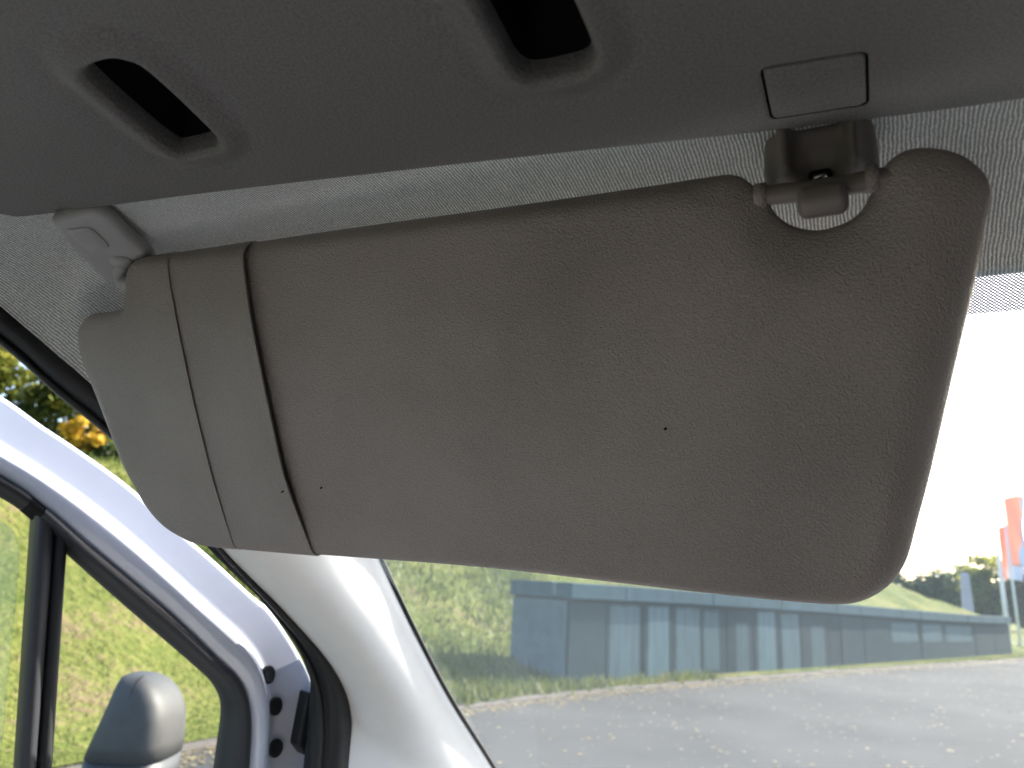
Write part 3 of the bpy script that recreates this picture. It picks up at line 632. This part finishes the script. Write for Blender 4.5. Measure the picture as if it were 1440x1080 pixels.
if o.data.polygons[len(Fs)//2].normal.z > 0: o.data.flip_normals()
zz = con_z(CQ); loft('front_flange', [np.column_stack([CQ, zz]), np.column_stack([CQ+nce*.0012, zz+.003]), np.column_stack([CQ+nce*.002, zz+.012])], M['console'], con, closed=True)
for Lp in loops[1:3]:
    ni_ = normals2(Lp); z0 = con_z(Lp)
    R_ = [np.column_stack([Lp, z0]), np.column_stack([Lp+ni_*.0008, z0+.002]), np.column_stack([Lp+ni_*.0012, z0+.005]), np.column_stack([Lp+ni_*.0016, np.full(len(Lp), ZC+.0075)])]
    ln_ = loft('grip_recess', R_, M['console'], con, closed=True)
    R_ = [np.column_stack([Lp+ni_*.0016, np.full(len(Lp), ZC+.0076)]), np.column_stack([Lp+ni_*.0016, np.full(len(Lp), ZC+.0475)]), np.column_stack([Lp.mean(0)+(Lp-Lp.mean(0))*.05, np.full(len(Lp), ZC+.0475)])]
    loft('recess_back', R_, M['void'], ln_, closed=True)  # near-black box paints the darkness of the enclosed shelf space
Lp = loops[3]; ni_ = normals2(Lp)
loft('cover_groove', [np.column_stack([Lp, con_z(Lp)]), np.column_stack([Lp, np.full(len(Lp), ZC+.004)]), np.column_stack([Lp+ni_*.003, np.full(len(Lp), ZC+.004)])], M['void'], con, closed=True)
pillow('blanking_cover', CVo+cvn*.0003, ((0, 0, ZC+.0022), (1, 0, 0), (0, 1, 0), (0, 0, -1)), .0024, const(.0012), M['console'], con, spacing=.006, step=.002, rings=(.0004, .0008, .0013))

# ------------------------------------------------------------------ sun visor
VO = np.array((.0292, .3854, 1.8651)); VU = np.array((1., 0, 0)); VV = np.array((0, .5, -.8660254)); VN = np.array((0, -.8660254, -.5))
vis = thing('sun_visor', 'large grey-brown vinyl sun visor folded down across the windscreen', 'sun visor', (0, 0, 0))
VQ = [(-.5189, -.0827), (-.5282, -.0772), (-.5436, -.0766), (-.5631, -.0769), (-.5755, -.0714), (-.5824, -.0634), (-.5848, -.0439), (-.5799, -.0111), (-.5726, .0376), (-.5677, .0549), (-.5568, .0811), (-.5424, .0978), (-.5255, .1067), (-.5078, .1124), (-.4706, .1149), (-.3915, .1179), (-.3445, .1193), (-.2497, .1225), (-.13, .1306), (-.0749, .1333), (-.0459, .1335), (-.0336, .1305), (-.023, .1232), (-.016, .1142), (-.0113, .104), (-.0067, .0862), (.0007, .0576), (.0113, .0113), (.0212, -.0316), (.0259, -.0565), (.0284, -.0701), (.0273, -.078), (.0227, -.0849), (.0161, -.0907), (.0067, -.0946), (-.0017, -.0956), (-.008, -.0936), (-.0135, -.089), (-.0168, -.0831), (-.0205, -.075), (-.025, -.0698), (-.0313, -.0668), (-.0424, -.0654), (-.0533, -.0691), (-.0594, -.0745), (-.0623, -.0794), (-.064, -.0865), (-.0696, -.0909), (-.0742, -.0958), (-.0791, -.098), (-.0858, -.0989), (-.1255, -.0998), (-.1987, -.1021), (-.2947, -.1059), (-.3849, -.1087), (-.4551, -.1107), (-.4856, -.1118), (-.4986, -.1109), (-.5065, -.1062), (-.5121, -.0979)]
VQ = resample(smooth_loop(VQ, 4), step=.0035, closed=True)
def v_roll(P):
    d = np.hypot(P[:, 0]+.041, P[:, 1]+.078)
    r = .0095+.042*np.exp(-(d/.045)**2)
    r = np.maximum(r, .0095+.020*sstep(-.05, .005, P[:, 0]))
    return np.maximum(r, .0095+.006*sstep(-.50, -.57, P[:, 0]))
frame = (VO, VU, VV, VN); T = .0085
def sag(P, h): return h/T*(.0016*np.sin(P[:, 0]*9+.5)*np.sin(P[:, 1]*14)+.0035*(1-((P[:, 1]-.01)/.13)**2)*sstep(-.60, -.3, P[:, 0]))
pillow('visor_panel', VQ, frame, T, v_roll, M['visor'], vis, extra=sag, step=.0035)
CRE = np.array([(-.457, -.125), (-.4621, -.0893), (-.465, -.0532), (-.4674, -.0048), (-.4682, .0513), (-.4663, .1129), (-.466, .128)])
SLE = np.array([(-.387, -.125), (-.3868, -.1066), (-.3914, -.0613), (-.3937, -.0111), (-.3958, .0469), (-.3915, .1179), (-.3903, .1304)])
def clip_left(Q, line):
    """part of the outline Q left of the line u = f(v)"""
    f = lambda v: np.interp(v, line[:, 1], line[:, 0]); keep = Q[:, 0] < f(Q[:, 1]); n = len(Q)
    st = [i for i in range(n) if keep[i] and not keep[i-1]][0]; run = []; i = st
    while keep[i % n]: run.append(Q[i % n]); i += 1
    a, b = Q[st-1], Q[i % n]; run = [np.array([f(a[1]), a[1]])]+run+[np.array([f(b[1]), b[1]])]
    v0, v1 = run[-1][1], run[0][1]; vv = np.linspace(v0, v1, 60)[1:-1]
    return np.array(run+[np.array([f(v), v]) for v in vv])
nin = normals2(VQ)
def cover(name, e0, e1, line, wid, lipd, u_from):
    Q0 = VQ-nin*e0; Qc = clip_left(Q0, line); f = lambda v: np.interp(v, line[:, 1], line[:, 0])
    def ex(P, h):
        k = np.clip(1-(f(P[:, 1])-P[:, 0])/wid, 0, 1); return sag(P, h)*T/(T+e0)+h/(T+e0)*e1*k**1.5*sstep(-.128, -.09, P[:, 1])*sstep(.132, .05, P[:, 1])
    return pillow(name, Qc, frame, T+e0, v_roll, M['visor'], vis, extra=ex, step=.0035, lip=(lambda P: np.abs(P[:, 0]-f(P[:, 1])) < 4e-4, lipd, Q0))
cover('pocket_sleeve', .0010, .0044, SLE, .055, .0016, None)
cover('end_sleeve', .0013, .0011, CRE, .05, .0006, None)
# axle and pivot arm
ax = [(-.0475, .3424, 1.9396), (-.0375, .3424, 1.9394), (-.0118, .3434, 1.9382), (.0149, .3431, 1.9386), (.024, .3435, 1.9380)]
tube('axle', catmull(ax, 4), .0050, M['clip_plastic'], vis, 16)
for x0, x1 in ((-.0405, -.0350), (.0085, .014)): tube('axle_collar', [(x0, .3426, 1.9392), (x1, .3428, 1.9390)], .0066, M['visor'], vis, 16)
pv = [(-.4640, .3395, 1.9446), (-.4722, .3384, 1.9465), (-.4850, .3362, 1.9480), (-.4905, .3350, 1.9510), (-.4890, .3315, 1.9575), (-.4840, .3270, 1.9630), (-.4800, .3240, 1.9685)]
tube('pivot_arm', catmull(pv, 6), .0056, M['grey_plastic'], vis, 16)
for u_, v_, s_ in ((-.1251, .0280, .0007), (-.3696, .0620, .0006), (-.4003, .0629, .0006)):
    Pq = np.array([[u_, v_]]); w_ = T+float(sag(Pq, np.array([T]))[0])+(.0012 if u_ > -.39 else .0062); c = VO+u_*VU+v_*VV+VN*w_
    loft('speck', [[c+VN*h_+r_*(math.cos(a)*VU*1.3+math.sin(a)*VV) for a in np.linspace(0, 2*math.pi, 7, endpoint=False)] for r_, h_ in ((s_, -.003), (s_*.9, .0002), (s_*.2, .0004))], M['void'], vis, closed=True, cap=True)
# pivot bracket screwed to the lining
bn = np.array([.22, .0, -.975]); bn /= np.linalg.norm(bn); bo = np.array([-.4865, .3135, 1.9630]); bu = np.cross([0, 1, 0], bn); bu /= np.linalg.norm(bu); bv = np.array([0, 1., 0])
brk = thing('pivot_bracket', 'light grey plastic hinge bracket at the left end of the visor', 'bracket', (0, 0, 0))
BQ = smooth_loop([(-.0085, -.0430), (-.0160, -.0470), (-.0330, -.0440), (-.0460, -.0380), (-.0455, -.0270), (-.0350, -.0010), (-.0255, .0235), (-.0124, .0262), (.0020, .0250), (.0200, .0285), (.0262, .0225), (.0120, -.0080), (.0030, -.0260)], 5)
pillow('bracket_plate', BQ, (bo, bu, bv, bn), .006, const(.005), M['grey_plastic'], brk, spacing=.005, step=.0025, rings=(.0005, .0014, .003, .0048))
cq = smooth_loop([(-.0142, -.0376), (-.0200, -.0360), (-.0265, -.0325), (-.0276, -.0272), (-.0195, -.0100), (-.0137, -.0085), (-.0040, -.0115), (-.0055, -.0190)], 5)
o = pillow('screw_cover', cq, (bo+bn*.0055, bu, bv, bn), .0016, const(.0010), M['grey_plastic'], brk, spacing=.005, step=.002, rings=(.0004, .0009))
tube('pivot_socket', [bo+bu*-.0075+bv*.009+bn*.003, bo+bu*-.0075+bv*.009+bn*.0075], [.0082, .0074], M['grey_plastic'], brk, 20)

# centre clip holding the axle
clip = thing('visor_clip', 'dark brown plastic clip holding the right end of the visor', 'clip', (0, 0, 0))
CQ2 = smooth_loop([(-.0373, 1.9735), (-.0335, 1.9795), (-.012, 1.981), (.0115, 1.980), (.0152, 1.9755), (.0158, 1.955), (.0125, 1.9500), (.0023, 1.9475), (-.012, 1.9478), (-.0252, 1.9485), (-.035, 1.9505), (-.0375, 1.957)], 5)
def cols(P, h):
    k = h/.010; x, zz_ = P[:, 0], P[:, 1]
    return k*(.0085*np.exp(-((x+.0262)/.0036)**2)+.0085*np.exp(-((x-.0050)/.0034)**2)-.0045*np.exp(-((x+.0105)/.008)**4)*sstep(1.972, 1.955, zz_)+.003*sstep(1.968, 1.979, zz_))
pillow('clip_base', CQ2, ((0, .363, 0), (1, 0, 0), (0, 0, 1), (0, -1, 0)), .010, const(.0065), M['clip_plastic'], clip, spacing=.0016, step=.0014, extra=cols, rings=(.0004, .0010, .002, .0035, .005))
Q = smooth_loop([(-.0160, 1.9545), (-.0108, 1.9552), (-.0056, 1.9545), (-.0060, 1.9475), (-.0108, 1.9468), (-.0156, 1.9475)], 3)
o = pillow('slot', Q, ((0, .3555, 0), (1, 0, 0), (0, 0, 1), (0, -1, 0)), .0022, const(.001), M['void'], clip, spacing=.002, step=.001, rings=(.0004,))
tube('spring_pin', [(-.0138, .3530, 1.9500), (-.0078, .3530, 1.9508)], .0014, M['chrome'], clip, 8)
Q = rrect(-.0208, 1.9215, .0012, 1.9352, .0042, 6)
def hk(P, h): return h/.0055*(.003*np.exp(-((P[:, 1]-1.929)/.006)**2))
pillow('hook', Q, ((0, .337, 0), (1, 0, 0), (0, .16, .987), (0, -.987, .16)), .0055, const(.0035), M['clip_plastic'], clip, spacing=.0015, step=.0014, extra=hk, rings=(.0004, .001, .002, .0032)).location = (0, -.3085, .025)
box('hook_stem', (-.0170, .3425, 1.9300), (-.0030, .356, 1.9440), M['clip_plastic'], clip, .002)

# ------------------------------------------------------------------ open door
TH = rad(22); DH = np.array([-.67, .87, 0.]); DD = np.array([-math.sin(TH), -math.cos(TH), 0.]); DN = np.array([math.cos(TH), -math.sin(TH), 0.])     # DN points into the cab
def dp(s, z, w=0.): return DH+DD*s+np.array([0, 0, z])+DN*w
door = bpy.data.objects.new('door', None); link(door, van); door['label'] = 'white painted driver door standing ajar'
OUT = [(.98, 2.0), (.80, 1.995), (.62, 1.975), (.52, 1.948), (.4421, 1.9143), (.3978, 1.8896), (.3603, 1.8702), (.3008, 1.8367), (.2466, 1.7982), (.1896, 1.76), (.1285, 1.7158), (.1028, 1.6988), (.0613, 1.6538), (.0345, 1.6168), (.0253, 1.5952), (.0206, 1.5538), (.0186, 1.5024), (.0175, 1.35), (.017, 1.10)]
RID = [(.96, 1.925), (.80, 1.925), (.62, 1.908), (.52, 1.885), (.4288, 1.8475), (.3624, 1.813), (.2881, 1.765), (.2065, 1.7044), (.1404, 1.6547), (.1130, 1.622), (.0985, 1.580), (.0920, 1.52), (.0900, 1.40), (.0895, 1.10)]
INN = [(.95, 1.905), (.80, 1.905), (.62, 1.890), (.52, 1.868), (.4248, 1.8276), (.3809, 1.8016), (.333, 1.7664), (.2818, 1.7302), (.2285, 1.6917), (.171, 1.6453), (.1342, 1.6146), (.1161, 1.5807), (.1085, 1.53), (.1065, 1.45), (.106, 1.10)]
GLA = [(.935, 1.888), (.80, 1.888), (.62, 1.872), (.52, 1.850), (.4213, 1.8099), (.3842, 1.7875), (.345, 1.7547), (.277, 1.7027), (.2236, 1.6629), (.1788, 1.6292), (.1547, 1.6089), (.1398, 1.5822), (.1375, 1.53), (.1370, 1.45), (.1365, 1.10)]
NR = 150
cu = [resample(catmull(c, 8), n=NR) for c in (OUT, RID, INN, GLA)]
rows = []
for i in range(NR):
    o_, r_, n_, g_ = [c[i] for c in cu]; row = [dp(*o_, -.030), dp(*o_, -.004), dp(*(o_*.985+r_*.015), .0)]
    for t in np.linspace(.06, 1, 16):
        q = o_*(1-t)+r_*t; w = .0045-.003*t+.020*float(sstep(.78, 1.0, t))
        row.append(dp(*q, w))
    for t in np.linspace(.15, 1, 8):
        q = r_*(1-t)+n_*t; row.append(dp(*q, .022-.011*t**1.8))
    row.append(dp(*(n_*.9+g_*.1), -.01)); rows.append(row)
drows = np.array(rows)
frm = loft('door_frame', rows, M['paint'], door)
sm_rows = []
for i in range(NR):
    n_, g_ = cu[2][i], cu[3][i]; row = []
    for t in np.linspace(0, 1, 12):
        q = n_*(1-t)+g_*t; row.append(dp(*q, .0125+.006*math.sin(math.pi*min(t*1.25, 1))**.7-.022*max(0, t-.55)/.45))
    row.append(dp(*(g_*1.04-n_*.04), -.02)); sm_rows.append(row)
sz = np.array([c[0] for c in cu[3]]); cut = int(np.argmin(np.abs(sz-.390)))
loft('window_seal', sm_rows[:cut], M['rubber'], door)
ri = [[p-DN*.0025 for p in r] for r in sm_rows[cut-1:cut+3]]
loft('seal_joint', ri, M['void'], door)
loft('window_seal', sm_rows[cut+1:], M['dark_plastic'], door)
# divider bar
def barloft(name, e0, e1, w0, mat, bulge, parent):
    rows = []
    for k in np.linspace(-.06, 2.2, 14):
        a_ = np.array(e0[0])*(1-k)+np.array(e0[1])*k; b_ = np.array(e1[0])*(1-k)+np.array(e1[1])*k; row = [dp(*a_, w0-.03)]
        for t in np.linspace(0, 1, 9): row.append(dp(*(a_*(1-t)+b_*t), w0+bulge*math.sin(math.pi*t)**.6))
        row.append(dp(*b_, w0-.03)); rows.append(row)
    return loft(name, rows, mat, parent)
barloft('divider_bar', [(.3842, 1.7875), (.3506, 1.5387)], [(.3640, 1.7720), (.3350, 1.537)], .000, M['dark_plastic'], .006, door)
barloft('divider_channel', [(.3636, 1.7720), (.3346, 1.537)], [(.3474, 1.7560), (.3194, 1.5351)], -.004, M['rubber'], .007, door)
# quarter glass and lowered main pane
gl_ = [tuple(p) for p in cu[3] if .1 < p[0] < .352 and p[1] > 1.12]
qpoly = [(.355, 1.752), *gl_[1:], (.28, 1.12)]
q = resample(np.array(qpoly), step=.02, closed=True)
qo = obj('quarter_glass', [dp(*p, -.012) for p in q], [tuple(range(len(q)))], M['side_glass'], door, smooth=False)
pane = catmull([(.80, 1.85), (.60, 1.835), (.48, 1.812), (.4330, 1.7910), (.4162, 1.7844), (.4015, 1.7746), (.3921, 1.7568), (.3880, 1.735), (.3834, 1.6988), (.3722, 1.5941), (.3670, 1.545), (.33, 1.12)], 6)
pp = np.vstack([pane, [(.80, 1.12)]])
n_ = len(pp); V = [dp(*p, -.008) for p in pp]+[dp(*p, -.013) for p in pp]
o = obj('main_pane', V, [tuple(range(n_)), tuple(reversed(range(n_, 2*n_)))]+[(i, (i+1) % n_, (i+1) % n_+n_, i+n_) for i in range(n_)], M['pane_glass'], door, smooth=False)
# plugs on the hinge edge
fl = drows.reshape(-1, 3); fs = (fl-DH)@DD; fz = fl[:, 2]; fw = (fl-DH)@DN
for s_, z_ in ((.0939, 1.6198), (.0785, 1.5809), (.0721, 1.5312)):
    m_ = (fw > 0); k = np.argsort(((fs-s_)**2+(fz-z_)**2)+(~m_)*9)[:9]; A = fl[k]; c = A.mean(0); n3 = np.linalg.svd(A-c)[2][2]; n3 = n3 if n3@DN > 0 else -n3
    n3 = n3*.6+DN*.4; n3 /= np.linalg.norm(n3); e1 = np.cross(n3, [0, 0, 1]); e1 /= np.linalg.norm(e1); e2 = np.cross(n3, e1)
    rows = [[c+n3*h_+r_*(math.cos(a)*e1*.85+math.sin(a)*e2) for a in np.linspace(0, 2*math.pi, 20, endpoint=False)] for r_, h_ in ((.0112, -.006), (.0110, .0035), (.0098, .0046), (.007, .0036), (.0005, .0034))]
    loft('rubber_plug', rows, M['rubber'], door, closed=True, cap=True)
hb2 = [(.0475, 1.600), (.035, 1.596), (.032, 1.571), (.0105, 1.568), (.0095, 1.530), (.030, 1.531), (.038, 1.522), (.0525, 1.537)]
n_ = len(hb2); V = [dp(*p, .026) for p in hb2]+[dp(*p, -.004) for p in hb2]
o = fixn(obj('check_strap_bracket', V, [tuple(range(n_)), tuple(reversed(range(n_, 2*n_)))]+[(i, (i+1) % n_, (i+1) % n_+n_, i+n_) for i in range(n_)], M['rubber'], door, smooth=False)); b = o.modifiers.new('bevel', 'BEVEL'); b.width = .003; b.segments = 2
# lower door skin and rear post (below and behind the picture)
rows = [[dp(.02, z, -.02), dp(.02, z, .03), dp(.5, z, .05), dp(1.0, z, .03), dp(1.0, z, -.02), dp(.5, z, -.09)] for z in (.55, .7, 1.0, 1.12)]
loft('lower_panel', rows, M['paint'], door, closed=True, cap=True, smooth=False)
rows = [[dp(.93, z, -.02), dp(.93, z, .02), dp(1.0, z, .02), dp(1.0, z, -.02)] for z in (1.1, 1.95)]
loft('rear_post', rows, M['paint'], door, closed=True, cap=True, smooth=False)
# wing mirror on the door
mc = np.array([-1.29, 1.06]); mr = np.array([rgt.x, rgt.y]); md = np.array([fwd.x, fwd.y]); md = md/np.linalg.norm(md); K = 1.4/1040
sec = [(1.5335, 163, 4, .010), (1.5330, 164, 14, .03), (1.5290, 166, 21, .045), (1.520, 171, 28, .06), (1.505, 176, 36, .07), (1.485, 180, 43, .078), (1.455, 181, 50, .084), (1.414, 178, 56.5, .088), (1.386, 175, 59, .089)]
def msec(z, c, hw, dep, e=3.4):
    out = []
    for a in np.linspace(0, 2*math.pi, 40, endpoint=False):
        ca, sa = math.cos(a), math.sin(a); x = math.copysign(abs(ca)**(2/e), ca)*hw*.94*K-.003; y = math.copysign(abs(sa)**(2/e), sa)*dep
        q = mc+mr*((c-174)*K+x)+md*(y+.08); out.append((q[0], q[1], z))
    return out
mir = bpy.data.objects.new('wing_mirror', None); link(mir, van); mir['label'] = 'dark grey wing mirror seen through the front quarter window'
loft('mirror_cap', [msec(*s) for s in reversed(sec)], M['mirror_plastic'], mir, closed=True, cap=True)
sec2 = [(1.384, 175, 58, .087), (1.34, 173, 60, .09), (1.25, 170, 60, .09), (1.15, 168, 56, .085), (1.10, 168, 40, .06), (1.09, 168, 10, .02)]
loft('mirror_base', [msec(*s) for s in sec2], M['mirror_black'], mir, closed=True, cap=True)
gq = mc+mr*(-.064)+md*.05; gd = np.array([-math.sin(TH+rad(8)), -math.cos(TH+rad(8))]); gp = np.array([-gd[1], gd[0]])
tube('mirror_arm', [dp(.12, 1.16, -.02), dp(.13, 1.15, -.12), (mc[0]+.08, mc[1]+.02, 1.14), (mc[0], mc[1]+.05, 1.14)], .03, M['mirror_black'], mir, 12)
V = [(*(mc+mr*-.0825+md*(.08+g_*.06)), z) for z in (1.16, 1.35) for g_ in (-1, 1)]
obj('mirror_glass', V, [(0, 1, 3, 2)], M['mirror_glass'], mir, smooth=False)
sm = [(z, c, hw, d) for z, c, hw, d in sec[1:6]]
tube('cap_seam', [(*(mc+mr*((176-174)*K)+md*(.08-d*.985)), z) for z, c, hw, d in sm], .0011, M['void'], mir, 6)
